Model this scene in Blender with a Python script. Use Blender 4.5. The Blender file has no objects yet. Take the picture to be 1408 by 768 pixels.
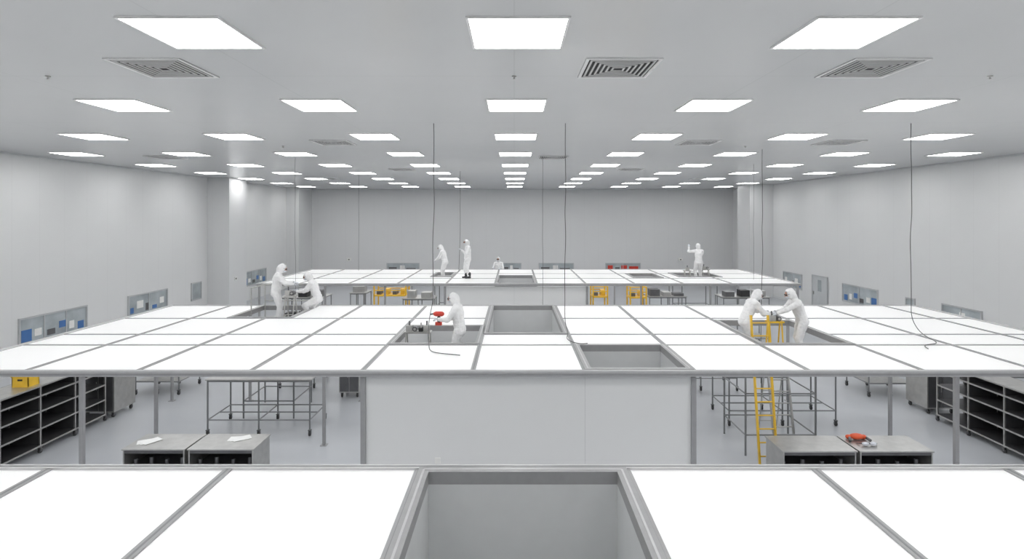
import bpy, bmesh, math, random
from mathutils import Vector, Matrix
random.seed(4)
S = bpy.context.scene
COL = S.collection
try:
    S.view_settings.view_transform = 'Standard'
    S.view_settings.look = 'None'
except Exception:
    pass

# ------------------------------------------------------------------ materials
def mat(name, col, rough=0.5, metal=0.0, var=0.04, nscale=4.0, bump=0.0, bscale=60.0, emit=0.0, ecol=None, spec=0.5):
    m = bpy.data.materials.new(name)
    m.use_nodes = True
    nt = m.node_tree
    b = nt.nodes['Principled BSDF']
    b.inputs['Roughness'].default_value = rough
    b.inputs['Metallic'].default_value = metal
    b.inputs['Specular IOR Level'].default_value = spec
    tc = nt.nodes.new('ShaderNodeTexCoord')
    n = nt.nodes.new('ShaderNodeTexNoise')
    n.inputs['Scale'].default_value = nscale
    n.inputs['Detail'].default_value = 4
    nt.links.new(tc.outputs['Object'], n.inputs['Vector'])
    r = nt.nodes.new('ShaderNodeValToRGB')
    r.color_ramp.elements[0].position = 0.3
    r.color_ramp.elements[1].position = 0.7
    r.color_ramp.elements[0].color = (*[max(0, c * (1 - var)) for c in col], 1)
    r.color_ramp.elements[1].color = (*[min(1, c * (1 + var)) for c in col], 1)
    nt.links.new(n.outputs['Fac'], r.inputs['Fac'])
    nt.links.new(r.outputs['Color'], b.inputs['Base Color'])
    if bump > 0:
        n2 = nt.nodes.new('ShaderNodeTexNoise')
        n2.inputs['Scale'].default_value = bscale
        n2.inputs['Detail'].default_value = 3
        nt.links.new(tc.outputs['Object'], n2.inputs['Vector'])
        bp = nt.nodes.new('ShaderNodeBump')
        bp.inputs['Strength'].default_value = bump
        bp.inputs['Distance'].default_value = 0.02
        nt.links.new(n2.outputs['Fac'], bp.inputs['Height'])
        nt.links.new(bp.outputs['Normal'], b.inputs['Normal'])
    if emit > 0:
        b.inputs['Emission Color'].default_value = (*(ecol or col), 1)
        b.inputs['Emission Strength'].default_value = emit
    return m

def panel_mat(name, col, rough, bw, bh, line, spec=0.5, swap=None, mortar=0.008):
    m = mat(name, col, rough, spec=spec, var=0.01, nscale=0.6)
    nt = m.node_tree
    b = nt.nodes['Principled BSDF']
    ramp = [n for n in nt.nodes if n.type == 'VALTORGB'][0]
    tc = [n for n in nt.nodes if n.type == 'TEX_COORD'][0]
    br = nt.nodes.new('ShaderNodeTexBrick')
    br.offset = 0.0
    br.inputs['Scale'].default_value = 1.0
    br.inputs['Mortar Size'].default_value = mortar
    br.inputs['Mortar Smooth'].default_value = 0.1
    br.inputs['Brick Width'].default_value = bw
    br.inputs['Row Height'].default_value = bh
    src = tc.outputs['Object']
    if swap:
        sp = nt.nodes.new('ShaderNodeSeparateXYZ'); cb = nt.nodes.new('ShaderNodeCombineXYZ')
        nt.links.new(src, sp.inputs[0])
        nt.links.new(sp.outputs[swap[0]], cb.inputs[0])
        nt.links.new(sp.outputs[swap[1]], cb.inputs[1])
        src = cb.outputs[0]
    nt.links.new(src, br.inputs['Vector'])
    mx = nt.nodes.new('ShaderNodeMixRGB')
    nt.links.new(br.outputs['Fac'], mx.inputs[0])
    nt.links.new(ramp.outputs['Color'], mx.inputs[1])
    mx.inputs[2].default_value = (*[c * line for c in col], 1)
    nt.links.new(mx.outputs[0], b.inputs['Base Color'])
    return m

M = {}
M['wall_side'] = panel_mat('wall_panel_paint_side', (0.75, 0.755, 0.755), 0.36, 1.2, 9.0, 0.93, swap=('Y', 'Z'))
M['wall_far'] = panel_mat('wall_panel_paint_far', (0.72, 0.725, 0.73), 0.36, 1.2, 9.0, 0.93, swap=('X', 'Z'))
M['ceil'] = panel_mat('ceiling_panel_paint', (0.64, 0.65, 0.655), 0.22, 4.1, 4.6, 0.92, mortar=0.01)
M['floor'] = mat('epoxy_floor', (0.46, 0.475, 0.50), 0.28, var=0.03, nscale=0.8)
M['trim'] = mat('trim_paint', (0.66, 0.67, 0.68), 0.4)
M['alu'] = mat('aluminium_frame', (0.36, 0.36, 0.365), 0.4, 0.3, nscale=8)
M['aluL'] = mat('aluminium_light', (0.55, 0.55, 0.555), 0.4, 0.3, nscale=8)
M['aluD'] = mat('aluminium_dark', (0.25, 0.255, 0.26), 0.4, 0.5)
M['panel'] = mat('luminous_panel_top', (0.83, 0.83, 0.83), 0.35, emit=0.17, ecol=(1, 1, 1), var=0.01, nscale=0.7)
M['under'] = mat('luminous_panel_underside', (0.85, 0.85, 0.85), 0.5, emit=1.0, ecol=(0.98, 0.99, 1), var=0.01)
M['duct'] = mat('duct_sheet_grey', (0.66, 0.67, 0.675), 0.45, 0.05, var=0.02)
M['encl'] = mat('enclosure_panel_white', (0.76, 0.765, 0.765), 0.42, var=0.01, nscale=0.7)
M['lamp'] = mat('lamp_diffuser', (1, 1, 1), 0.5, emit=10.5, ecol=(1, 0.998, 0.99), var=0)
M['lampf'] = mat('lamp_frame_white', (0.8, 0.8, 0.8), 0.4)
M['black'] = mat('black_recess', (0.02, 0.02, 0.021), 0.7)
M['louver'] = mat('louver_paint', (0.62, 0.62, 0.62), 0.4)
M['steel'] = mat('stainless_steel', (0.50, 0.495, 0.48), 0.32, 0.8, nscale=6, var=0.08)
M['steelD'] = mat('stainless_dark', (0.16, 0.16, 0.165), 0.4, 0.7, var=0.1)
M['darkin'] = mat('cabinet_interior_dark', (0.035, 0.035, 0.037), 0.5, 0.3)
M['rubber'] = mat('caster_rubber', (0.05, 0.05, 0.05), 0.7)
M['yellow'] = mat('yellow_paint', (0.80, 0.50, 0.04), 0.4, var=0.08)
M['orange'] = mat('orange_plastic', (0.72, 0.10, 0.03), 0.4)
M['red'] = mat('red_plastic', (0.62, 0.05, 0.03), 0.4)
M['blue'] = mat('blue_plastic', (0.06, 0.17, 0.42), 0.4)
M['paper'] = mat('white_paper', (0.82, 0.82, 0.80), 0.7)
M['suit'] = mat('coverall_fabric', (0.84, 0.84, 0.845), 0.8, var=0.03, nscale=9, bump=0.9, bscale=12)
M['seam'] = mat('coverall_seam', (0.55, 0.56, 0.58), 0.8)
M['glove'] = mat('glove_latex', (0.66, 0.68, 0.73), 0.5)
M['skin'] = mat('skin', (0.50, 0.27, 0.19), 0.5)
M['mask'] = mat('face_mask', (0.70, 0.73, 0.78), 0.7)
M['goggle'] = mat('goggle_lens', (0.05, 0.05, 0.055), 0.12)
M['boot'] = mat('black_boot', (0.03, 0.03, 0.035), 0.5)
M['cable'] = mat('cable_sheath', (0.10, 0.10, 0.10), 0.5)
M['glass'] = mat('window_glass', (0.42, 0.46, 0.48), 0.08, var=0.2, nscale=1.2)
M['winframe'] = mat('window_frame', (0.52, 0.53, 0.54), 0.35, 0.2)
M['door'] = mat('door_paint', (0.55, 0.57, 0.58), 0.4)

# ------------------------------------------------------------------ mesh builder
class MB:
    def __init__(s, mats):
        s.bm = bmesh.new(); s.names = mats; s.mi = {n: i for i, n in enumerate(mats)}
    def _tag(s, verts, m):
        i = s.mi[m]
        for f in {f for v in verts for f in v.link_faces}:
            f.material_index = i
    def box(s, x0, x1, y0, y1, z0, z1, m, rot=None):
        r = bmesh.ops.create_cube(s.bm, size=1)
        vs = r['verts']
        sx, sy, sz = x1 - x0, y1 - y0, z1 - z0
        c = Vector(((x0 + x1) / 2, (y0 + y1) / 2, (z0 + z1) / 2))
        mt = Matrix.Translation(c)
        if rot: mt = mt @ rot
        mt = mt @ Matrix.Diagonal((sx, sy, sz, 1))
        bmesh.ops.transform(s.bm, matrix=mt, verts=vs)
        s._tag(vs, m)
        return vs
    def tube(s, a, b, r, m, seg=10, r2=None):
        a = Vector(a); b = Vector(b); d = b - a
        q = Vector((0, 0, 1)).rotation_difference(d.normalized())
        rr = bmesh.ops.create_cone(s.bm, cap_ends=True, segments=seg, radius1=r, radius2=r if r2 is None else r2, depth=d.length)
        bmesh.ops.transform(s.bm, matrix=Matrix.Translation((a + b) / 2) @ q.to_matrix().to_4x4(), verts=rr['verts'])
        s._tag(rr['verts'], m)
    def ell(s, c, rad, m, R=None, sub=2):
        rr = bmesh.ops.create_icosphere(s.bm, subdivisions=sub, radius=1)
        mt = Matrix.Translation(Vector(c))
        if R is not None: mt = mt @ R
        mt = mt @ Matrix.Diagonal((*rad, 1))
        bmesh.ops.transform(s.bm, matrix=mt, verts=rr['verts'])
        s._tag(rr['verts'], m)
    def caps(s, a, ra, b, rb, m, n=7, R=None, sub=2):
        a = Vector(a); b = Vector(b)
        for i in range(n + 1):
            t = i / n
            p = a.lerp(b, t)
            if isinstance(ra, tuple):
                rr = tuple(ra[k] * (1 - t) + rb[k] * t for k in range(3))
            else:
                q = ra * (1 - t) + rb * t; rr = (q, q, q)
            s.ell(p, rr, m, R, sub)
    def caster(s, x, y, r=0.06):
        s.tube((x - 0.02, y, r), (x + 0.02, y, r), r, 'rubber', 14)
        s.box(x - 0.035, x - 0.025, y - 0.025, y + 0.025, r * 0.8, r * 2.3, 'steelD')
        s.box(x + 0.025, x + 0.035, y - 0.025, y + 0.025, r * 0.8, r * 2.3, 'steelD')
        s.box(x - 0.04, x + 0.04, y - 0.04, y + 0.04, r * 2.2, r * 2.5, 'steelD')
    def obj(s, name, bevel=0, smooth=False, parent=None, loc=None):
        me = bpy.data.meshes.new(name)
        s.bm.to_mesh(me); s.bm.free()
        for n in s.names: me.materials.append(M[n])
        if smooth:
            for p in me.polygons: p.use_smooth = True
        o = bpy.data.objects.new(name, me)
        COL.objects.link(o)
        if bevel:
            md = o.modifiers.new('bevel', 'BEVEL'); md.width = bevel; md.segments = 2; md.limit_method = 'ANGLE'
        if parent: o.parent = parent
        if loc: o.location = loc
        return o

CAMZ = 5.8; CZ = 8.1; HC = CZ - CAMZ
XL, XR, YB, YF = -18.3, 18.7, -6.0, 47.9

# ------------------------------------------------------------------ room shell
b = MB(['floor']); b.box(XL - .2, XR + .2, YB - .2, YF + .2, -0.2, 0, 'floor'); b.obj('floor')
b = MB(['ceil']); b.box(XL - .2, XR + .2, YB - .2, YF + .2, CZ, CZ + .2, 'ceil'); b.obj('ceiling')
b = MB(['wall_side']); b.box(XL - .2, XL, YB, YF, 0, CZ, 'wall_side'); b.obj('wall_left')
b = MB(['wall_side']); b.box(XR, XR + .2, YB, YF, 0, CZ, 'wall_side'); b.obj('wall_right')
b = MB(['wall_far']); b.box(XL - .2, XR + .2, YF, YF + .2, 0, CZ, 'wall_far'); b.obj('wall_far')
b = MB(['wall_far']); b.box(XL - .2, XR + .2, YB - .2, YB, 0, CZ, 'wall_far'); b.obj('wall_back')
def column(x0, x1, y0, y1):
    b = MB(['wall_far', 'trim']); b.box(x0, x1, y0, y1, 0, CZ, 'wall_far')
    b.obj('wall_column', bevel=0.01)
column(XL, -17.0, 33.4, 35.6)
column(XL, -17.3, 45.0, YF)
column(17.0, XR, 40.4, 42.6)
for nm, a in (('left', (XL, XL + .03, YB, 33.4)), ('right', (XR - .03, XR, YB, 40.4)), ('far', (-17.3, XR, YF - .03, YF)), ('back', (XL, XR, YB, YB + .03))):
    b = MB(['trim']); b.box(*a, 0, .12, 'trim'); b.obj('baseboard_' + nm)
for nm, a in (('1', (XL, XL + .05, YB, 33.4)), ('2', (XR - .05, XR, YB, 40.4)), ('3', (-17.3, XR, YF - .05, YF))):
    b = MB(['trim']); b.box(*a, CZ - .06, CZ, 'trim'); b.obj('trim_' + nm)

# windows / doors --------------------------------------------------------------
wn = [0]
def window(side, c, w, z0=1.05, z1=1.95, deco=()):
    wn[0] += 1
    b = MB(['winframe', 'glass', 'blue', 'red', 'paper', 'steelD'])
    def bx(a0, a1, d0, d1, zz0, zz1, m):
        if side == 'L': b.box(XL + d0, XL + d1, a0, a1, zz0, zz1, m)
        elif side == 'R': b.box(XR - d1, XR - d0, a0, a1, zz0, zz1, m)
        else: b.box(a0, a1, YF - d1, YF - d0, zz0, zz1, m)
    a0, a1 = c - w / 2, c + w / 2
    t = .06
    bx(a0, a1, 0, .02, z0, z1, 'glass')
    bx(a0 - t, a1 + t, 0, .06, z1, z1 + t, 'winframe'); bx(a0 - t, a1 + t, 0, .06, z0 - t, z0, 'winframe')
    bx(a0 - t, a0, 0, .06, z0, z1, 'winframe'); bx(a1, a1 + t, 0, .06, z0, z1, 'winframe')
    n = max(1, round(w / 1.2))
    for i in range(1, n):
        x = a0 + w * i / n; bx(x - .02, x + .02, 0, .05, z0, z1, 'winframe')
    for (f0, f1, g0, g1, m) in deco:
        bx(a0 + w * f0, a0 + w * f1, .018, .03, z0 + (z1 - z0) * g0, z0 + (z1 - z0) * g1, m)
    b.obj('window_%d' % wn[0])
D1 = ((0.02, .16, .05, .55, 'blue'), (.2, .3, .2, .5, 'paper'), (.38, .5, .1, .35, 'steelD'), (.56, .66, .3, .6, 'blue'), (.72, .8, .15, .5, 'paper'), (.86, .96, .05, .4, 'blue'))
D2 = ((.04, .12, .1, .4, 'blue'), (.2, .36, .3, .7, 'paper'), (.42, .5, .1, .5, 'steelD'), (.6, .72, .1, .3, 'blue'), (.8, .92, .3, .65, 'paper'))
D3 = ((.05, .2, .3, .8, 'red'), (.27, .4, .2, .6, 'steelD'), (.45, .62, .4, .8, 'red'), (.68, .95, .3, .7, 'red'))
DF = ((.05, .3, .1, .6, 'steelD'), (.4, .55, .2, .8, 'paper'), (.6, .9, .1, .5, 'steelD'))
window('L', 22.3, 3.2, deco=D1); window('L', 28.0, 2.9, deco=D2); window('L', 32.2, .9)
window('L', 39.5, 3.4, deco=D1); window('L', 15.5, 3.2, deco=D2)
window('R', 30.3, 3.0, deco=D1); window('R', 37.6, 2.4, deco=D2); window('R', 23.4, 2.0, deco=DF); window('R', 19.0, 2.2, deco=D2)
window('R', 26.4, .5, 1.2, 1.9)
window('F', -9.5, 2.7, 1.0, 1.75, DF); window('F', -.2, 1.5, 1.0, 1.75, DF); window('F', 3.6, 2.9, 1.0, 1.75, DF); window('F', 9.3, 2.9, 1.0, 1.75, D3)
dn = [0]
def door(side, c, w=1.0, h=2.1):
    dn[0] += 1
    b = MB(['winframe', 'door', 'glass', 'steel'])
    def bx(a0, a1, d0, d1, zz0, zz1, m):
        if side == 'L': b.box(XL + d0, XL + d1, a0, a1, zz0, zz1, m)
        else: b.box(XR - d1, XR - d0, a0, a1, zz0, zz1, m)
    bx(c - w / 2, c + w / 2, .03, .05, 0, h, 'door')
    bx(c - w / 2 - .07, c - w / 2, .03, .08, 0, h + .07, 'winframe'); bx(c + w / 2, c + w / 2 + .07, .03, .08, 0, h + .07, 'winframe')
    bx(c - w / 2, c + w / 2, .03, .08, h, h + .07, 'winframe')
    bx(c - .2, c + .2, .05, .055, 1.2, 1.9, 'glass'); bx(c + w / 2 - .15, c + w / 2 - .1, .05, .1, .95, 1.15, 'steel')
    b.obj('door_%d' % dn[0])
door('R', 34.2, 1.6)
def sensor(x, z):
    b = MB(['paper', 'steelD']); b.box(x - .18, x + .18, YF - .12, YF, z - .12, z + .12, 'paper'); b.box(x - .06, x + .06, YF - .15, YF - .12, z - .05, z + .05, 'steelD'); b.obj('wall_exit_sign', bevel=.02)
sensor(-14.1, 2.1); sensor(14.2, 2.1)
b = MB(['paper', 'steelD']); b.box(-17.0, -16.96, 34.0, 34.3, 1.9, 2.1, 'paper'); b.box(-16.96, -16.95, 34.08, 34.22, 1.95, 2.05, 'steelD'); b.obj('wall_switch_plate', bevel=.005)

# ------------------------------------------------------------------ ceiling lights
LS = .50 * HC / 2
b = MB(['lampf', 'lamp'])
b.box(-LS, LS, -LS, LS, -.02, -.008, 'lamp')
for a in ((-LS - .03, LS + .03, -LS - .03, -LS), (-LS - .03, LS + .03, LS, LS + .03), (-LS - .03, -LS, -LS, LS), (LS, LS + .03, -LS, LS)):
    b.box(*a, -.024, 0, 'lampf')
first = b.obj('ceiling_light_panel')
lm = first.data
k = 0
for r in range(-3, 9):
    for c in range(-4, 5):
        y = (3.06 + 1.98 * r) * HC; x = (c * 1.76 + .02) * HC
        if y < YB + 1: continue
        o = first if k == 0 else bpy.data.objects.new('ceiling_light_panel', lm)
        if k: COL.objects.link(o)
        o.location = (x, y, CZ); k += 1

# diffusers
b = MB(['lampf', 'louver', 'black'])
h = .56
b.box(-h, h, -h, h, -.012, -.004, 'black')
for i in range(7):
    r1 = h * (1 - i / 7.3)
    w = .05 if i == 0 else .03
    z0, z1 = (-.02, 0) if i == 0 else (-.024, -.014)
    mm = 'lampf' if i == 0 else 'louver'
    b.box(-r1, r1, -r1, -r1 + w, z0, z1, mm); b.box(-r1, r1, r1 - w, r1, z0, z1, mm)
    b.box(-r1, -r1 + w, -r1 + w, r1 - w, z0, z1, mm); b.box(r1 - w, r1, -r1 + w, r1 - w, z0, z1, mm)
dif = b.obj('air_vent_diffuser'); dm = dif.data
first_d = True
for (xr, yr) in ((-2.36, 3.78), (.70, 3.78), (2.4, 3.78), (-2.45, 7.6), (2.5, 7.6), (4.4, 7.6), (-5.9, 9.5), (.66, 9.5), (-2.4, 12), (2.5, 12), (-5, 15), (5, 15)):
    o = dif if first_d else bpy.data.objects.new('air_vent_diffuser', dm)
    if not first_d: COL.objects.link(o)
    first_d = False
    o.location = (xr * HC, yr * HC, CZ)
for (x, y) in ((-3.33 * HC, 4.0 * HC), (0, 4.0 * HC), (3.4 * HC, 4.0 * HC), (-3.3 * HC, 8 * HC), (3.3 * HC, 8 * HC)):
    b = MB(['steel', 'red']); b.tube((x, y, CZ), (x, y, CZ - .015), .04, 'steel', 14); b.tube((x, y, CZ - .015), (x, y, CZ - .05), .01, 'steel')
    b.tube((x, y, CZ - .05), (x, y, CZ - .055), .025, 'steel', 12); b.obj('ceiling_sprinkler')

# ------------------------------------------------------------------ canopies
def canopy(xs, ys, holes, posts, bw=.09):
    b = MB(['panel', 'under', 'alu', 'aluD', 'aluL'])
    fx = sorted(set(xs + [h[0] for h in holes] + [h[1] for h in holes]))
    fy = sorted(set(ys + [h[2] for h in holes] + [h[3] for h in holes]))
    X0, X1, Y0, Y1 = xs[0], xs[-1], ys[0], ys[-1]
    def inh(x, y):
        if x < X0 or x > X1 or y < Y0 or y > Y1: return True
        return any(h[0] < x < h[1] and h[2] < y < h[3] for h in holes)
    for i in range(len(fx) - 1):
        for j in range(len(fy) - 1):
            if inh((fx[i] + fx[i + 1]) / 2, (fy[j] + fy[j + 1]) / 2): continue
            b.box(fx[i], fx[i + 1], fy[j], fy[j + 1], 2.94, 2.97, 'panel')
            b.box(fx[i], fx[i + 1], fy[j], fy[j + 1], 2.90, 2.935, 'under')
    w = bw / 2
    for x in xs[1:-1]:
        for j in range(len(fy) - 1):
            ym = (fy[j] + fy[j + 1]) / 2
            if inh(x - .02, ym) and inh(x + .02, ym): continue
            b.box(x - w, x + w, fy[j], fy[j + 1], 2.88, 2.985, 'alu')
            b.box(x - w * .25, x + w * .25, fy[j], fy[j + 1], 2.985, 2.988, 'aluD')
    for y in ys[1:-1]:
        for i in range(len(fx) - 1):
            xm = (fx[i] + fx[i + 1]) / 2
            if inh(xm, y - .02) and inh(xm, y + .02): continue
            b.box(fx[i], fx[i + 1], y - w * .8, y + w * .8, 2.881, 2.983, 'alu')
    for (a0, a1, c0, c1) in holes:
        t = .12 / 2
        for q in ((a0 - t, a0 + t, c0 - t, c1 + t), (a1 - t, a1 + t, c0 - t, c1 + t), (a0 + t, a1 - t, c0 - t, c0 + t), (a0 + t, a1 - t, c1 - t, c1 + t)):
            b.box(*q, 2.86, 3.0, 'alu')
        # bright inner lip line on the frame
        for q in ((a0 - .012, a0 + .012, c0, c1), (a1 - .012, a1 + .012, c0, c1), (a0, a1, c1 - .012, c1 + .012), (a0, a1, c0 - .012, c0 + .012)):
            b.box(*q, 3.0, 3.004, 'aluL')
    t = .05
    for q in ((X0 - t, X1 + t, Y0 - t, Y0 + t), (X0 - t, X1 + t, Y1 - t, Y1 + t), (X0 - t, X0 + t, Y0 + t, Y1 - t), (X1 - t, X1 + t, Y0 + t, Y1 - t)):
        b.box(*q, 2.89, 2.995, 'aluL')
    b.box(X0 - t - .012, X1 + t + .012, Y0 - t - .012, Y0 - t, 2.915, 2.955, 'alu')
    b.box(X0, X1, Y1 - t * .3, Y1 + t * .3, 2.995, 2.998, 'aluD'); b.box(X0, X1, Y0 - t * .3, Y0 + t * .3, 2.995, 2.998, 'alu')
    for (x, y) in posts:
        b.box(x - .035, x + .035, y - .035, y + .035, 0, 2.9, 'alu')
        b.box(x - .08, x + .08, y - .08, y + .08, 0, .015, 'alu')
    return b.obj('cleanroom_canopy', bevel=.006)

xs1 = [-13.5, -11.45, -9.35, -7.28, -5.2, -3.19, -1.06, 1.247, 3.36, 5.5, 7.6, 9.7, 11.8, 13.9]
ys1 = [-.3, 1.9, 4.05, 6.29]
canopy(xs1, ys1, [(-1.0, 1.19, 1.9, 6.2)], [(-13.4, 6.2), (-8, 6.2), (-3.2, 6.2), (3.4, 6.2), (8, 6.2), (13.8, 6.2), (-13.4, 0), (-8, 0), (8, 0), (13.8, 0)])
xs2 = [-10.8, -8.95, -6.9, -4.82, -2.78, -.756, 1.3, 3.3, 5.4, 7.5, 9.6, 11.65, 12.6]
ys2 = [10.2, 12.3, 13.4, 15.5, 17.7]
H2 = [(-.70, 1.24, 13.46, 17.6), (1.36, 3.24, 10.32, 12.24), (-2.72, -.80, 12.36, 14.4), (-7.9, -6.2, 15.56, 17.6), (5.46, 7.44, 12.36, 15.1)]
canopy(xs2, ys2, H2, [(-7.87, 10.2), (8.05, 10.2), (-10.75, 10.2), (12.55, 10.2), (-9.4, 14.7), (-10.75, 17.6), (-8.3, 17.6), (-4.8, 17.6), (5.4, 17.6), (8.6, 17.6), (12.55, 17.6), (9.6, 14.3), (-4.82, 14.2)])
xs3 = [-10.7, -9.0, -6.95, -4.9, -2.85, -.8, .95, 3.0, 5.05, 7.1, 9.15, 11.9]
ys3 = [23.4, 25.45, 27.55, 29.7]
H3 = [(-.75, .90, 23.52, 26.6), (-3.85, -2.95, 26.1, 28.0), (5.5, 6.8, 25.7, 27.5), (7.7, 9.6, 26.0, 27.8)]
canopy(xs3, ys3, H3, [(x, y) for x in (-10.65, -7.9, -5.4, 5.3, 8.2, 11.85) for y in (23.4, 29.6)])

def shaft(x0, x1, y0, y1, z0, z1=2.86):
    b = MB(['duct', 'alu']); t = .03
    b.box(x0 - t, x0, y0 - t, y1 + t, z0, z1, 'duct'); b.box(x1, x1 + t, y0 - t, y1 + t, z0, z1, 'duct')
    b.box(x0, x1, y0 - t, y0, z0, z1, 'duct'); b.box(x0, x1, y1, y1 + t, z0, z1, 'duct')
    b.box(x0, x1, y0, y1, z0, z0 + .03, 'duct')
    b.obj('return_air_shaft')
shaft(-.94, 1.13, 1.96, 6.14, .6)
shaft(-.64, 1.18, 13.52, 17.54, .9)
shaft(1.42, 3.18, 10.38, 12.18, .9)
shaft(-.69, .84, 23.58, 26.54, .9)
def enclosure(x0, x1, y0, y1, seam):
    b = MB(['encl', 'alu', 'aluL', 'paper']); t = .05; z1 = 2.86
    b.box(x0, x1, y0, y0 + t, 0, z1, 'encl'); b.box(x0, x1, y1 - t, y1, 0, z1, 'encl')
    b.box(x0, x0 + t, y0 + t, y1 - t, 0, z1, 'encl'); b.box(x1 - t, x1, y0 + t, y1 - t, 0, z1, 'encl')
    for x in (x0, x1):
        for y in (y0, y1):
            b.box(x - .045, x + .045, y - .045, y + .045, 0, z1, 'alu')
    for s_ in seam:
        b.box(s_ - .003, s_ + .003, y0 - .002, y0, 0, z1, 'aluL')
    b.box(x0, x1, y0 - .012, y0, 0, .12, 'alu')
    b.box(-1.45, -1.35, y0 - .02, y0, 1.28, 1.38, 'paper')
    b.obj('plenum_enclosure')
enclosure(-2.76, 3.28, 10.26, 17.62, (1.3,))
enclosure(-2.9, 3.05, 23.47, 29.0, (0.0,))

# ------------------------------------------------------------------ furniture
def rack(x0, x1, y0, y1, bays, hgt, face):
    b = MB(['steel', 'darkin', 'steelD', 'rubber'])
    bx = x0 if face > 0 else x1
    b.box(min(bx, bx + face * .02), max(bx, bx + face * .02), y0, y1, .18, hgt, 'darkin')
    for i in range(bays + 1):
        y = y0 + (y1 - y0) * i / bays
        for x in (x0 + .02, x1 - .02):
            b.box(x - .02, x + .02, y - .02, y + .02, .14, hgt, 'steel')
            b.caster(x, y, .055)
        if 0 < i < bays: b.box(x0, x1, y - .006, y + .006, .2, hgt, 'steelD')
    for z in (.2, .62, 1.04, 1.42, hgt):
        b.box(x0, x1, y0 - .02, y1 + .02, z - .02, z, 'steel' if z == hgt else 'steelD')
        f = x1 if face > 0 else x0
        b.box(f - .012, f + .012, y0, y1, z - .04, z, 'steel')
    b.obj('storage_shelf_rack', bevel=.003)
rack(-12.4, -11.6, 7.2, 11.4, 4, 1.66, 1); rack(-12.4, -11.6, 11.55, 15.9, 4, 1.66, 1)
rack(12.0, 12.8, 7.2, 11.4, 4, 1.66, -1); rack(12.0, 12.8, 11.55, 15.9, 4, 1.66, -1)

def cabinet(x0, x1, y0, y1, h):
    b = MB(['steel', 'steelD', 'rubber', 'darkin'])
    b.box(x0, x1, y0, y1, .16, h, 'steel')
    b.box(x0 + .03, (x0 + x1) / 2 - .01, y0 - .015, y0, .2, h - .04, 'steelD'); b.box((x0 + x1) / 2 + .01, x1 - .03, y0 - .015, y0, .2, h - .04, 'steelD')
    for x in (x0 + .08, x1 - .08):
        for y in (y0 + .08, y1 - .08): b.caster(x, y, .06)
    b.tube(((x0 + x1) / 2 - .04, y0 - .03, h * .5), ((x0 + x1) / 2 - .04, y0 - .03, h * .65), .008, 'steel')
    b.obj('equipment_cabinet', bevel=.006)
cabinet(-12.4, -11.5, 16.1, 17.0, 1.6)
cabinet(12.1, 12.95, 16.4, 17.3, 1.3)
cabinet(-5.6, -4.95, 17.9, 18.6, 1.3)

def table(x0, x1, y0, y1, h, mid=1, low=.42, plate=True, name='workbench_frame_table', shelf=False, goods=0):
    b = MB(['steel', 'steelD', 'rubber', 'aluD', 'darkin', 'paper', 'blue'])
    r = .022
    n = mid + 1
    for i in range(n + 1):
        x = x0 + (x1 - x0) * i / n
        for y in (y0, y1):
            b.tube((x, y, .14), (x, y, h - .03), r, 'aluD'); b.caster(x, y, .065)
        b.tube((x, y0, low), (x, y1, low), r * .8, 'aluD'); b.tube((x, y0, h - .06), (x, y1, h - .06), r * .8, 'aluD')
    for y in (y0, y1):
        b.tube((x0, y, low), (x1, y, low), r * .8, 'aluD'); b.tube((x0, y, h - .06), (x1, y, h - .06), r, 'aluD')
    ym = (y0 + y1) / 2
    b.tube((x0, ym, low), (x1, ym, low), r * .8, 'aluD')
    if shelf: b.box(x0, x1, y0, y1, low + .01, low + .03, 'steel')
    if plate:
        b.box(x0 - .05, x1 + .05, y0 - .05, y1 + .05, h - .03, h, 'steel')
    for i in range(goods):
        for (zs) in (h, h * .62):
            if zs != h and i == 0: b.box(x0, x1, y0, y1, zs - .02, zs, 'steel')
            x = x0 + (x1 - x0) * (i + .5) / goods; ww = (x1 - x0) / goods * random.uniform(.25, .42); hh = random.uniform(.12, .32)
            b.box(x - ww, x + ww, y0 + .1, y0 + .6, zs, zs + hh, random.choice(['darkin', 'steel', 'steelD', 'paper', 'blue', 'steel']))
    b.obj(name, bevel=.002)
table(-8.1, -5.4, 14.8, 16.0, 1.5, 1)
table(-7.9, -5.6, 18.9, 20.2, 1.5, 1)
table(5.95, 8.9, 15.5, 16.8, 1.5, 1)
table(5.0, 7.4, 18.6, 19.8, 1.5, 1)
table(-14.4, -12.9, 16.2, 17.3, 1.25, 0, shelf=True); table(-12.3, -10.9, 18.2, 19.4, 1.2, 1, shelf=True)
table(11.4, 12.8, 18.0, 19.2, 1.25, 1, shelf=True); table(13.6, 15.2, 16.2, 17.2, 1.2, 0, shelf=True)
for (x0, x1, y0, y1, g) in ((-10.2, -8.4, 24.5, 25.7, 3), (-7.6, -6.9, 26.0, 27.0, 1), (6.0, 7.6, 24.8, 25.9, 3), (9.2, 11.2, 24.6, 25.6, 3), (-4.8, -3.5, 24.2, 25.2, 2)):
    table(x0, x1, y0, y1, 2.25, 1, shelf=True, goods=g, name='equipment_shelving')

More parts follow.
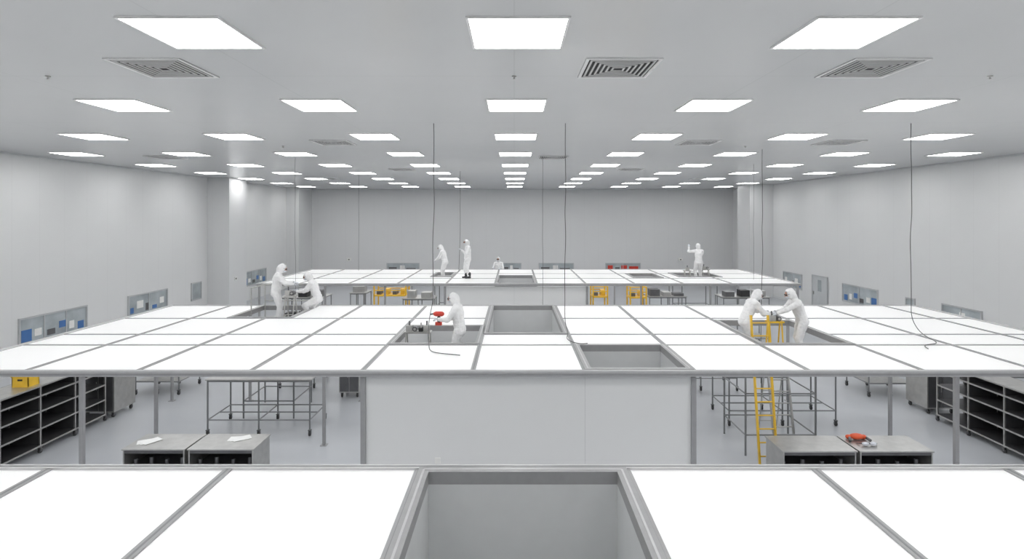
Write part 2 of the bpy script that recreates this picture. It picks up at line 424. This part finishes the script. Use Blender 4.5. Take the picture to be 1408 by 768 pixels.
def lowbench(x0, x1, y0, y1, h=.9):
    b = MB(['steel', 'steelD', 'rubber', 'darkin', 'blue'])
    t = .03
    b.box(x0 - .02, x1 + .02, y0 - .02, y1 + .02, h - t, h, 'steel')
    b.box(x0, x0 + t, y0, y1, .15, h - t, 'steel'); b.box(x1 - t, x1, y0, y1, .15, h - t, 'steel')
    b.box(x0, x1, y0, y1, .13, .15, 'steel'); b.box(x0 + t, x1 - t, y1 - .02, y1, .15, h - t, 'darkin')
    b.box(x0 + t, x1 - t, y0 + .1, y1 - .03, .45, .47, 'steelD')
    b.box(x0 + t, x1 - t, y0, y0 + .02, h - .1, h - t, 'steelD')
    for i in range(4):
        xx = x0 + .12 + i * (x1 - x0 - .3) / 3
        b.tube((xx, y0 + .25, .47), (xx, y0 + .25, .47 + .12 + .04 * (i % 2)), .045, 'steelD')
        b.box(xx - .08, xx + .06, y0 + .15, y0 + .4, .15, .3 + .03 * i, 'blue' if i == 3 else 'darkin')
    for x in (x0 + .08, x1 - .08):
        for y in (y0 + .08, y1 - .08): b.caster(x, y, .052)
    b.obj('steel_bench_cabinet', bevel=.005)
lowbench(-8.25, -6.95, 11.8, 12.6); lowbench(-6.87, -5.5, 11.8, 12.6)
lowbench(5.62, 7.15, 11.7, 12.5); lowbench(7.23, 8.75, 11.7, 12.5)

def sheet(x, y, z, rot, s=1):
    b = MB(['paper', 'steelD'])
    for i in range(3):
        R = Matrix.Rotation(rot + i * .25, 4, 'Z')
        b.box(x - .15 * s + i * .05, x + .15 * s + i * .05, y - .1 * s, y + .1 * s, z + i * .004, z + i * .004 + .003, 'paper', R)
    b.obj('paper_sheets')
sheet(-8.0, 12.2, .9, .5, 1.2); sheet(-6.1, 12.35, .9, .1, 1.2)
b = MB(['orange', 'glove', 'steelD'])
b.ell((7.52, 12.3, .97), (.16, .1, .065), 'orange'); b.ell((7.36, 12.32, .95), (.07, .07, .05), 'orange'); b.ell((7.68, 12.32, .95), (.07, .07, .05), 'orange')
b.tube((7.34, 12.25, .96), (7.29, 12.15, .93), .03, 'steelD'); b.tube((7.7, 12.25, .96), (7.74, 12.15, .93), .03, 'steelD')
b.obj('respirator_mask', smooth=True)
b = MB(['goggle', 'glove']); b.ell((7.5, 11.95, .945), (.08, .05, .04), 'glove'); b.ell((7.66, 11.95, .945), (.08, .05, .04), 'glove'); b.tube((7.5, 11.95, .95), (7.66, 11.95, .95), .015, 'goggle')
b.tube((7.74, 11.95, .95), (7.8, 12.07, .91), .008, 'goggle'); b.tube((7.42, 11.95, .95), (7.38, 12.07, .91), .008, 'goggle'); b.obj('safety_goggles', smooth=True)

def crate(x, y, z, w, d, h, m):
    b = MB([m, 'black']); t = .02
    b.box(x - w, x + w, y - d, y + d, z, z + t, m)
    b.box(x - w, x - w + t, y - d, y + d, z + t, z + h, m); b.box(x + w - t, x + w, y - d, y + d, z + t, z + h, m)
    b.box(x - w, x + w, y - d, y - d + t, z + t, z + h, m); b.box(x - w, x + w, y + d - t, y + d, z + t, z + h, m)
    b.box(x - w - .015, x + w + .015, y - d - .015, y - d, z + h - .04, z + h, m)
    b.box(x - .06, x + .06, y - d - .004, y - d, z + h * .55, z + h * .7, 'black')
    b.obj('storage_bin', bevel=.006)
crate(-11.95, 13.7, 1.66, .2, .16, .28, 'yellow')
def ycart(x0, x1, y0, y1, h):
    b = MB(['yellow', 'rubber', 'steelD', 'steel'])
    for x in (x0, x1):
        for y in (y0, y1):
            b.box(x - .03, x + .03, y - .03, y + .03, .14, h, 'yellow'); b.caster(x, y, .06)
    for z in (.25, h * .5, h - .45):
        b.box(x0 - .03, x1 + .03, y0 - .03, y1 + .03, z - .06, z, 'yellow')
    for y in (y0, y1):
        for z in (h - .22, h): b.box(x0, x1, y - .02, y + .02, z - .04, z, 'yellow')
    for x in (x0, x1): b.box(x - .02, x + .02, y0, y1, h - .04, h, 'yellow')
    n = max(2, int((x1 - x0) / .35))
    for i in range(n):
        x = x0 + (x1 - x0) * (i + .5) / n
        b.box(x - .1, x + .08, y0 + .15, y1 - .1, h - .45, h - .45 + .15 + .1 * (i % 2), 'yellow' if i % 2 else 'steelD')
    b.obj('yellow_scaffold_cart', bevel=.004)
ycart(-6.4, -4.95, 25.6, 26.4, 2.65); ycart(3.55, 4.2, 25.2, 26.0, 2.65); ycart(5.1, 5.8, 24.6, 25.3, 2.7)

def ladder(x0, x1, ya, yb, top, m, z0=0, n=11):
    b = MB([m, 'rubber'])
    for x in (x0, x1):
        a = Vector((x, ya, z0 + .03)); c = Vector((x, yb, z0 + top))
        d = c - a; ang = math.atan2(-(d.y), d.z)
        cc = (a + c) / 2
        b.box(x - .018, x + .018, cc.y - .035, cc.y + .035, cc.z - d.length / 2, cc.z + d.length / 2, m, Matrix.Rotation(ang, 4, 'X'))
        b.box(x - .025, x + .025, ya - .05, ya + .05, z0, z0 + .05, 'rubber')
    for i in range(1, n + 1):
        t = i / (n + .6)
        y = ya + (yb - ya) * t; z = z0 + top * t
        b.tube((x0, y, z), (x1, y, z), .016, m)
    return b
ladder(5.62, 6.02, 12.8, 13.3, 3.45, 'yellow').obj('yellow_ladder')
def aframe(x0, x1, ya, yb, top, m, z0=0, n=7):
    b = ladder(x0, x1, ya, (ya + yb) / 2 - .06, top, m, z0, n)
    for x in (x0 + .02, x1 - .02):
        b.tube((x, yb, z0 + .02), (x, (ya + yb) / 2 + .06, z0 + top), .016, m)
    for t in (.2, .6):
        y = yb + ((ya + yb) / 2 + .06 - yb) * t
        b.tube((x0, y, z0 + top * t), (x1, y, z0 + top * t), .012, m)
    b.box(x0 - .02, x1 + .02, (ya + yb) / 2 - .13, (ya + yb) / 2 + .13, z0 + top, z0 + top + .04, m)
    return b
aframe(6.45, 6.95, 13.85, 14.85, 2.1, 'steel').obj('step_ladder')

def platform(x0, x1, y0, y1, z, rail=False):
    b = MB(['steel', 'aluD', 'rubber'])
    b.box(x0, x1, y0, y1, z - .05, z, 'steel')
    for x in (x0 + .03, x1 - .03):
        for y in (y0 + .03, y1 - .03):
            b.tube((x, y, 0), (x, y, z - .05), .024, 'aluD')
    for zz in (.5, 1.5):
        for y in (y0 + .03, y1 - .03): b.tube((x0 + .03, y, zz), (x1 - .03, y, zz), .018, 'aluD')
        for x in (x0 + .03, x1 - .03): b.tube((x, y0 + .03, zz), (x, y1 - .03, zz), .018, 'aluD')
    if rail:
        for x in (x0 + .03, (x0 + x1) / 2, x1 - .03): b.tube((x, y1 - .03, z), (x, y1 - .03, z + 1.0), .018, 'steel')
        for zz in (.5, 1.0): b.tube((x0 + .03, y1 - .03, z + zz), (x1 - .03, y1 - .03, z + zz), .018, 'steel')
        b.tube((x0 + .03, y1 - .03, z + 1.0), (x0 + .03, y0 + .5, z + 1.0), .018, 'steel'); b.tube((x0 + .03, y0 + .5, z), (x0 + .03, y0 + .5, z + 1.0), .018, 'steel')
    b.obj('scaffold_platform')
platform(-7.8, -6.3, 16.05, 17.5, 2.67, True)
platform(-2.6, -.92, 12.5, 14.25, 2.28)
platform(5.58, 7.34, 13.55, 14.98, 2.32)
platform(-3.75, -3.06, 26.2, 27.9, 2.72)
platform(7.8, 9.5, 26.1, 27.7, 2.75)
platform(-1.5, -.1, 29.9, 31.0, 1.85)

def trestle(x0, x1, y0, y1, z0, h, m, items, name):
    b = MB([m, 'steel', 'steelD', 'red', 'black', 'paper'] if m != 'steel' else ['steel', 'steelD', 'red', 'black', 'paper'])
    for x in (x0, x1):
        b.tube((x, y0, z0), (x, (y0 + y1) / 2 - .05, z0 + h), .018, m); b.tube((x, y1, z0), (x, (y0 + y1) / 2 + .05, z0 + h), .018, m)
        b.tube((x, y0 + (y1 - y0) * .12, z0 + h * .3), (x, y1 - (y1 - y0) * .12, z0 + h * .3), .014, m)
    b.tube((x0, y0 + .05, z0 + h * .35), (x1, y0 + .05, z0 + h * .35), .014, m)
    b.box(x0 - .04, x1 + .04, (y0 + y1) / 2 - .12, (y0 + y1) / 2 + .12, z0 + h, z0 + h + .04, m)
    ym = (y0 + y1) / 2
    for i in range(items):
        x = x0 + (x1 - x0) * (i + .5) / items
        k = i % 3; zt = z0 + h + .04
        if k == 0: b.box(x - .07, x + .07, ym - .09, ym + .06, zt, zt + .14, 'steel'); b.tube((x, ym, zt + .14), (x, ym, zt + .24), .02, 'steelD')
        if k == 1: b.tube((x, ym - .08, zt + .06), (x, ym + .08, zt + .06), .06, 'steelD', 16); b.tube((x, ym - .1, zt + .06), (x, ym - .08, zt + .06), .03, 'steel', 12)
        if k == 2: b.box(x - .05, x + .05, ym - .08, ym + .08, zt, zt + .08, 'black'); b.box(x - .015, x + .015, ym - .02, ym + .02, zt + .08, zt + .2, 'steel')
    b.obj(name, bevel=.003)
trestle(6.28, 6.58, 13.65, 14.0, 2.32, .86, 'yellow', 2, 'yellow_trestle')
trestle(-2.55, -2.0, 13.0, 13.55, 2.28, .76, 'steel', 4, 'tool_trestle')
trestle(-6.68, -6.42, 16.2, 16.6, 2.67, .78, 'steel', 2, 'tool_trestle')
trestle(8.05, 8.3, 26.3, 26.6, 2.75, .45, 'steel', 1, 'tool_trestle')
trestle(9.1, 9.4, 26.9, 27.3, 2.75, .45, 'steel', 2, 'tool_trestle')

def cable(pts, r=.011):
    cu = bpy.data.curves.new('hanging_cable', 'CURVE'); cu.dimensions = '3D'; cu.bevel_depth = r; cu.bevel_resolution = 2
    sp = cu.splines.new('NURBS'); sp.points.add(len(pts) - 1)
    for i, p in enumerate(pts): sp.points[i].co = (*p, 1)
    sp.use_endpoint_u = True; sp.order_u = 4
    cu.materials.append(M['cable'])
    o = bpy.data.objects.new('hanging_cable', cu); COL.objects.link(o)
def hang(x, y, tail, zend=3.0, r=.009):
    pts = [(x, y, CZ)]
    n = 9
    for i in range(1, n):
        z = CZ + (zend + .1 - CZ) * i / n
        pts.append((x + random.uniform(-.025, .025), y + random.uniform(-.02, .02), z))
    pts += tail
    cable(pts, r)
hang(-2.0, 13.9, [(-2.0, 13.3, 3.5), (-1.95, 12.6, 3.15), (-1.85, 12.2, 3.03), (-1.8, 11.8, 3.0), (-1.68, 11.55, 2.99), (-1.5, 11.5, 2.985), (-1.1, 11.35, 2.985)])
hang(1.27, 13.9, [(1.24, 13.8, 3.15), (1.3, 13.3, 3.03), (1.2, 12.9, 3.02), (1.2, 12.5, 3.01), (1.45, 12.1, 3.03), (1.6, 12.22, 3.03)])
hang(9.85, 13.9, [(9.7, 13.7, 3.3), (9.5, 13.1, 3.05), (9.5, 12.7, 3.0), (9.3, 12.2, 3.0), (8.9, 12.3, 2.99), (8.8, 11.9, 2.985)])
hang(-2.75, 28.6, [(-2.7, 27.3, 3.1)], 4.0, .011)
hang(8.55, 19.3, [(8.5, 19.3, 2.0), (8.5, 19.3, .05)], 3.0, .010)
hang(1.1, 21.5, [(1.1, 21.5, 1), (1.1, 21.5, .05)], 3.0, .007)
hang(-8.0, 28.8, [(-8, 28.8, 2.99)], 3.0, .007)
hang(-8.6, 22.0, [(-8.6, 22.0, 1), (-8.6, 22.0, .05)], 3.0, .006)
hang(10.6, 24.8, [(10.6, 24.8, 2.99)], 3.0, .006)

# ------------------------------------------------------------------ people
tex = bpy.data.textures.new('fabric_folds', 'CLOUDS'); tex.noise_scale = .10
def realise(o, mods):
    for m in mods: m(o)
    bpy.context.view_layer.update()
    dg = bpy.context.evaluated_depsgraph_get()
    me = bpy.data.meshes.new_from_object(o.evaluated_get(dg))
    o.modifiers.clear(); o.data = me
    for p in me.polygons: p.use_smooth = True
def remesh(v, it, disp=0):
    def f(o):
        m = o.modifiers.new('r', 'REMESH'); m.mode = 'VOXEL'; m.voxel_size = v; m.use_smooth_shade = True
        s = o.modifiers.new('s', 'SMOOTH'); s.factor = .5; s.iterations = it
        if disp:
            d = o.modifiers.new('d', 'DISPLACE'); d.texture = tex; d.strength = disp; d.texture_coords = 'LOCAL'; d.mid_level = .5
    return [f]
b = MB(['glove'])
b.caps((0, -.03, 0), (.027, .02, .02), (0, .02, 0), (.034, .02, .017), 'glove', 4)
b.caps((0, .02, 0), (.036, .02, .016), (0, .075, 0), (.04, .02, .015), 'glove', 6)
for (fx_, L, sp_) in ((-.030, .070, -.08), (-.010, .080, -.02), (.011, .073, .04), (.031, .058, .12)):
    p = Vector((fx_, .085, 0)); ang = -.35
    for sgm in (.42, .33, .25):
        q = p + Vector((math.sin(sp_) * L * sgm, math.cos(ang) * L * sgm, math.sin(ang) * L * sgm))
        b.caps(p, .0092, q, .0085, 'glove', 3, sub=1); p = q; ang -= .5
b.caps((-.028, .015, -.005), .014, (-.058, .05, -.018), .0115, 'glove', 4); b.caps((-.058, .05, -.018), .011, (-.062, .082, -.035), .009, 'glove', 4)
ho = b.obj('hand_src'); realise(ho, remesh(.0045, 2))
HR = ho.data; HL = HR.copy()
for v in HL.vertices: v.co.x *= -1
HL.flip_normals()
bpy.data.objects.remove(ho)

def ik(a, t, l1, l2, pole):
    d = t - a; L = d.length; mx = (l1 + l2) * .998
    if L > mx: t = a + d.normalized() * mx; L = mx
    u = (t - a).normalized(); x = (l1 * l1 - l2 * l2 + L * L) / (2 * L)
    h = math.sqrt(max(0, l1 * l1 - x * x)); p = Vector(pole); p = (p - u * p.dot(u)).normalized()
    return a + u * x + p * h, t

def person(X, Y, Z, yaw, lean=5, pz=.925, hl=(-.22, .1, .85), hr=(.22, .1, .85), feet=((-.13, -.02), (.13, .04)), headp=10, heady=0, boots='suit', py=None):
    root = bpy.data.objects.new('cleanroom_worker', None); COL.objects.link(root)
    root.location = (X, Y, Z); root.rotation_euler = (0, 0, math.radians(yaw)); root.empty_display_size = .2
    la = math.radians(lean)
    if py is None: py = -.28 * math.sin(la)
    P = Vector((0, py, pz)); dr = Vector((0, math.sin(la), math.cos(la)))
    R = Matrix.Rotation(-la, 4, 'X')
    W = P + dr * .16; C = P + dr * .36; SH = P + dr * .48; NK = P + dr * .57
    ha = la * .55 + math.radians(headp)
    RH = Matrix.Rotation(math.radians(heady), 4, 'Z') @ Matrix.Rotation(-ha, 4, 'X')
    HD = NK + (RH @ Vector((0, .025, .13)))
    b = MB(['suit']); s = 'suit'
    b.caps(P - dr * .06, (.18, .145, .13), W, (.17, .135, .12), s, 4, R)
    b.caps(W, (.17, .135, .12), C, (.2, .145, .13), s, 4, R)
    b.caps(C, (.2, .145, .13), SH, (.17, .11, .08), s, 3, R)
    b.caps(SH, (.12, .1, .08), NK, (.085, .085, .07), s, 3, R)
    b.caps(NK, .075, HD, .09, s, 3)
    b.ell(HD, (.102, .125, .143), s, RH, 3)
    b.ell(HD + RH @ Vector((0, -.03, -.06)), (.098, .098, .12), s, RH, 2)
    RS = {}
    for sd, ht in ((-1, hl), (1, hr)):
        S0 = SH + Vector((sd * .185, 0, -.015)); t = Vector(ht)
        E, t = ik(S0, t, .29, .25, (sd * .5, -.5, -.8))
        b.caps(SH + Vector((sd * .1, 0, 0)), .085, S0, .083, s, 3)
        b.caps(S0, .082, E, .064, s, 7); b.caps(E, .064, t, .045, s, 7)
        b.ell(E.lerp(t, .12), (.07, .07, .07), s)
        RS[sd] = (E, t)
    CF = []
    for sd, ft in ((-1, feet[0]), (1, feet[1])):
        H0 = P + Vector((sd * .095, 0, -.05)); A = Vector((ft[0], ft[1], .09))
        K, A = ik(H0, A, .41, .40, (sd * .15, 1, .1))
        b.caps(H0, .115, K, .088, s, 8); b.caps(K, .088, A, .07, s, 8)
        b.ell(A + Vector((0, 0, .05)), (.082, .088, .05), s)
        if boots == 'suit':
            b.caps(A + Vector((0, -.04, -.04)), .05, A + Vector((sd * .02, .15, -.05)), .04, s, 6)
    body = b.obj('body_coverall', parent=root); realise(body, remesh(.013, 4, .035))
    body.data.materials.clear(); body.data.materials.append(M['suit'])
    for sd in (-1, 1):
        E, t = RS[sd]; u = (t - E).normalized()
        yv = u; xv = yv.cross(Vector((0, 0, 1)))
        if xv.length < .2: xv = Vector((1, 0, 0))
        xv.normalize(); zv = xv.cross(yv)
        mt = Matrix((xv, yv, zv)).transposed().to_4x4(); mt.translation = t + u * .03
        o = bpy.data.objects.new('hand_left' if sd < 0 else 'hand_right', HL if sd < 0 else HR); COL.objects.link(o); o.parent = root
        o.matrix_local = mt
    if boots != 'suit':
        b = MB(['boot'])
        for sd, ft in ((-1, feet[0]), (1, feet[1])):
            A = Vector((ft[0], ft[1], .09)); b.caps(A + Vector((0, -.04, -.04)), .052, A + Vector((sd * .02, .16, -.05)), .04, 'boot', 7)
            b.caps(A, .08, A + Vector((0, 0, .12)), .092, 'boot', 4)
        o = b.obj('boots', parent=root); realise(o, remesh(.012, 2))
    b = MB(['skin', 'mask', 'goggle', 'suit'])
    def hp(v): return HD + RH @ Vector(v)
    b.ell(hp((0, .075, .012)), (.068, .066, .088), 'skin', RH, 3)
    b.caps(hp((0, .138, .02)), .009, hp((0, .156, -.008)), .013, 'skin', 3)
    b.ell(hp((0, .088, -.038)), (.062, .066, .052), 'mask', RH, 3)
    b.ell(hp((0, .15, -.026)), (.02, .016, .026), 'mask', RH)
    for e in (-1, 1):
        b.ell(hp((e * .029, .132, .03)), (.013, .010, .008), 'suit', RH); b.ell(hp((e * .029, .141, .03)), (.006, .004, .006), 'goggle', RH)
        b.ell(hp((e * .029, .138, .046)), (.017, .006, .004), 'goggle', RH)
        b.ell(hp((e * .030, .133, .03)), (.036, .018, .023), 'goggle', RH @ Matrix.Rotation(-e * .35, 4, 'Z'))
        b.caps(hp((e * .055, .115, .03)), .007, hp((e * .09, .06, .03)), .007, 'goggle', 5, sub=1)
    b.ell(hp((0, .148, -.055)), (.016, .006, .005), 'skin', RH)
    b.obj('face', parent=root, smooth=True)
    b = MB(['seam'])
    N = 20; prev = None
    for i in range(N + 1):
        a = 2 * math.pi * i / N
        q = hp((.075 * math.cos(a), .098 - .012 * abs(math.sin(a)), .012 + .098 * math.sin(a)))
        if prev is not None: b.caps(prev, .008, q, .008, 'seam', 2, sub=1)
        prev = q
    b.obj('hood_rim', parent=root, smooth=True)
    # elastic cuffs
    b = MB(['seam'])
    for sd in (-1, 1):
        E, t = RS[sd]; u = (t - E).normalized()
        b.tube(t - u * .012 + u * .03, t + u * .045, .047, 'seam', 16, .036)
    b.obj('cuffs', parent=root, smooth=True)
    return root

person(-6.98, 16.5, 2.67, -75, lean=8, hl=(-.12, .42, 1.15), hr=(.1, .45, 1.12), headp=22)
person(-6.1, 17.1, 2.67, 100, lean=20, pz=.66, hl=(-.1, .48, .86), hr=(.12, .46, .88), feet=((-.13, .05), (.13, -.22)), headp=14)
person(-1.3, 13.0, 2.28, 78, lean=8, hl=(-.12, .42, 1.13), hr=(.14, .40, 1.07), headp=12)
person(-3.36, 26.7, 2.72, 80, lean=14, hl=(-.12, .38, .98), hr=(.12, .4, 1.0), headp=18)
person(-2.1, 25.4, 2.985, 110, lean=2, hl=(-.1, .32, 1.28), hr=(.22, .08, .84), headp=6, boots='boot')
person(-.85, 30.4, 1.85, 170, lean=4, hl=(-.2, .35, 1.15), hr=(.2, .35, 1.15))
person(8.75, 26.6, 2.75, 8, lean=3, hl=(-.42, .12, 1.58), hr=(.2, .35, 1.45), headp=-6)
person(5.86, 13.95, 2.32, -85, lean=24, pz=.90, hl=(-.1, .50, 1.08), hr=(.12, .48, 1.06), feet=((-.13, -.05), (.13, -.2)), headp=14)
person(7.02, 13.85, 2.32, 88, lean=20, pz=.92, hl=(-.1, .54, 1.09), hr=(.1, .50, 1.1), feet=((-.13, -.03), (.13, -.16)), headp=14)

b = MB(['red', 'black', 'steelD'])
b.caps((-1.80, 13.02, 3.53), (.09, .06, .06), (-1.70, 13.02, 3.53), (.08, .055, .06), 'red', 3); b.box(-1.78, -1.72, 12.98, 13.06, 3.33, 3.48, 'black')
b.tube((-1.88, 13.02, 3.53), (-1.96, 13.02, 3.52), .02, 'steelD'); b.box(-1.83, -1.68, 12.97, 13.07, 3.27, 3.34, 'red')
b.obj('red_power_tool', smooth=False)

# ------------------------------------------------------------------ world + camera
w = bpy.data.worlds.new('world'); S.world = w; w.use_nodes = True
w.node_tree.nodes['Background'].inputs[0].default_value = (.8, .85, .9, 1); w.node_tree.nodes['Background'].inputs[1].default_value = .3
cd = bpy.data.cameras.new('camera'); co = bpy.data.objects.new('camera', cd); COL.objects.link(co)
co.location = (0, 0, CAMZ); co.rotation_euler = (math.pi / 2, 0, 0)
cd.sensor_width = 36; cd.lens = 770 / 1408 * 36; cd.shift_y = -(384 - 297) / 1408; cd.shift_x = -3 / 1408
cd.clip_end = 200
S.camera = co
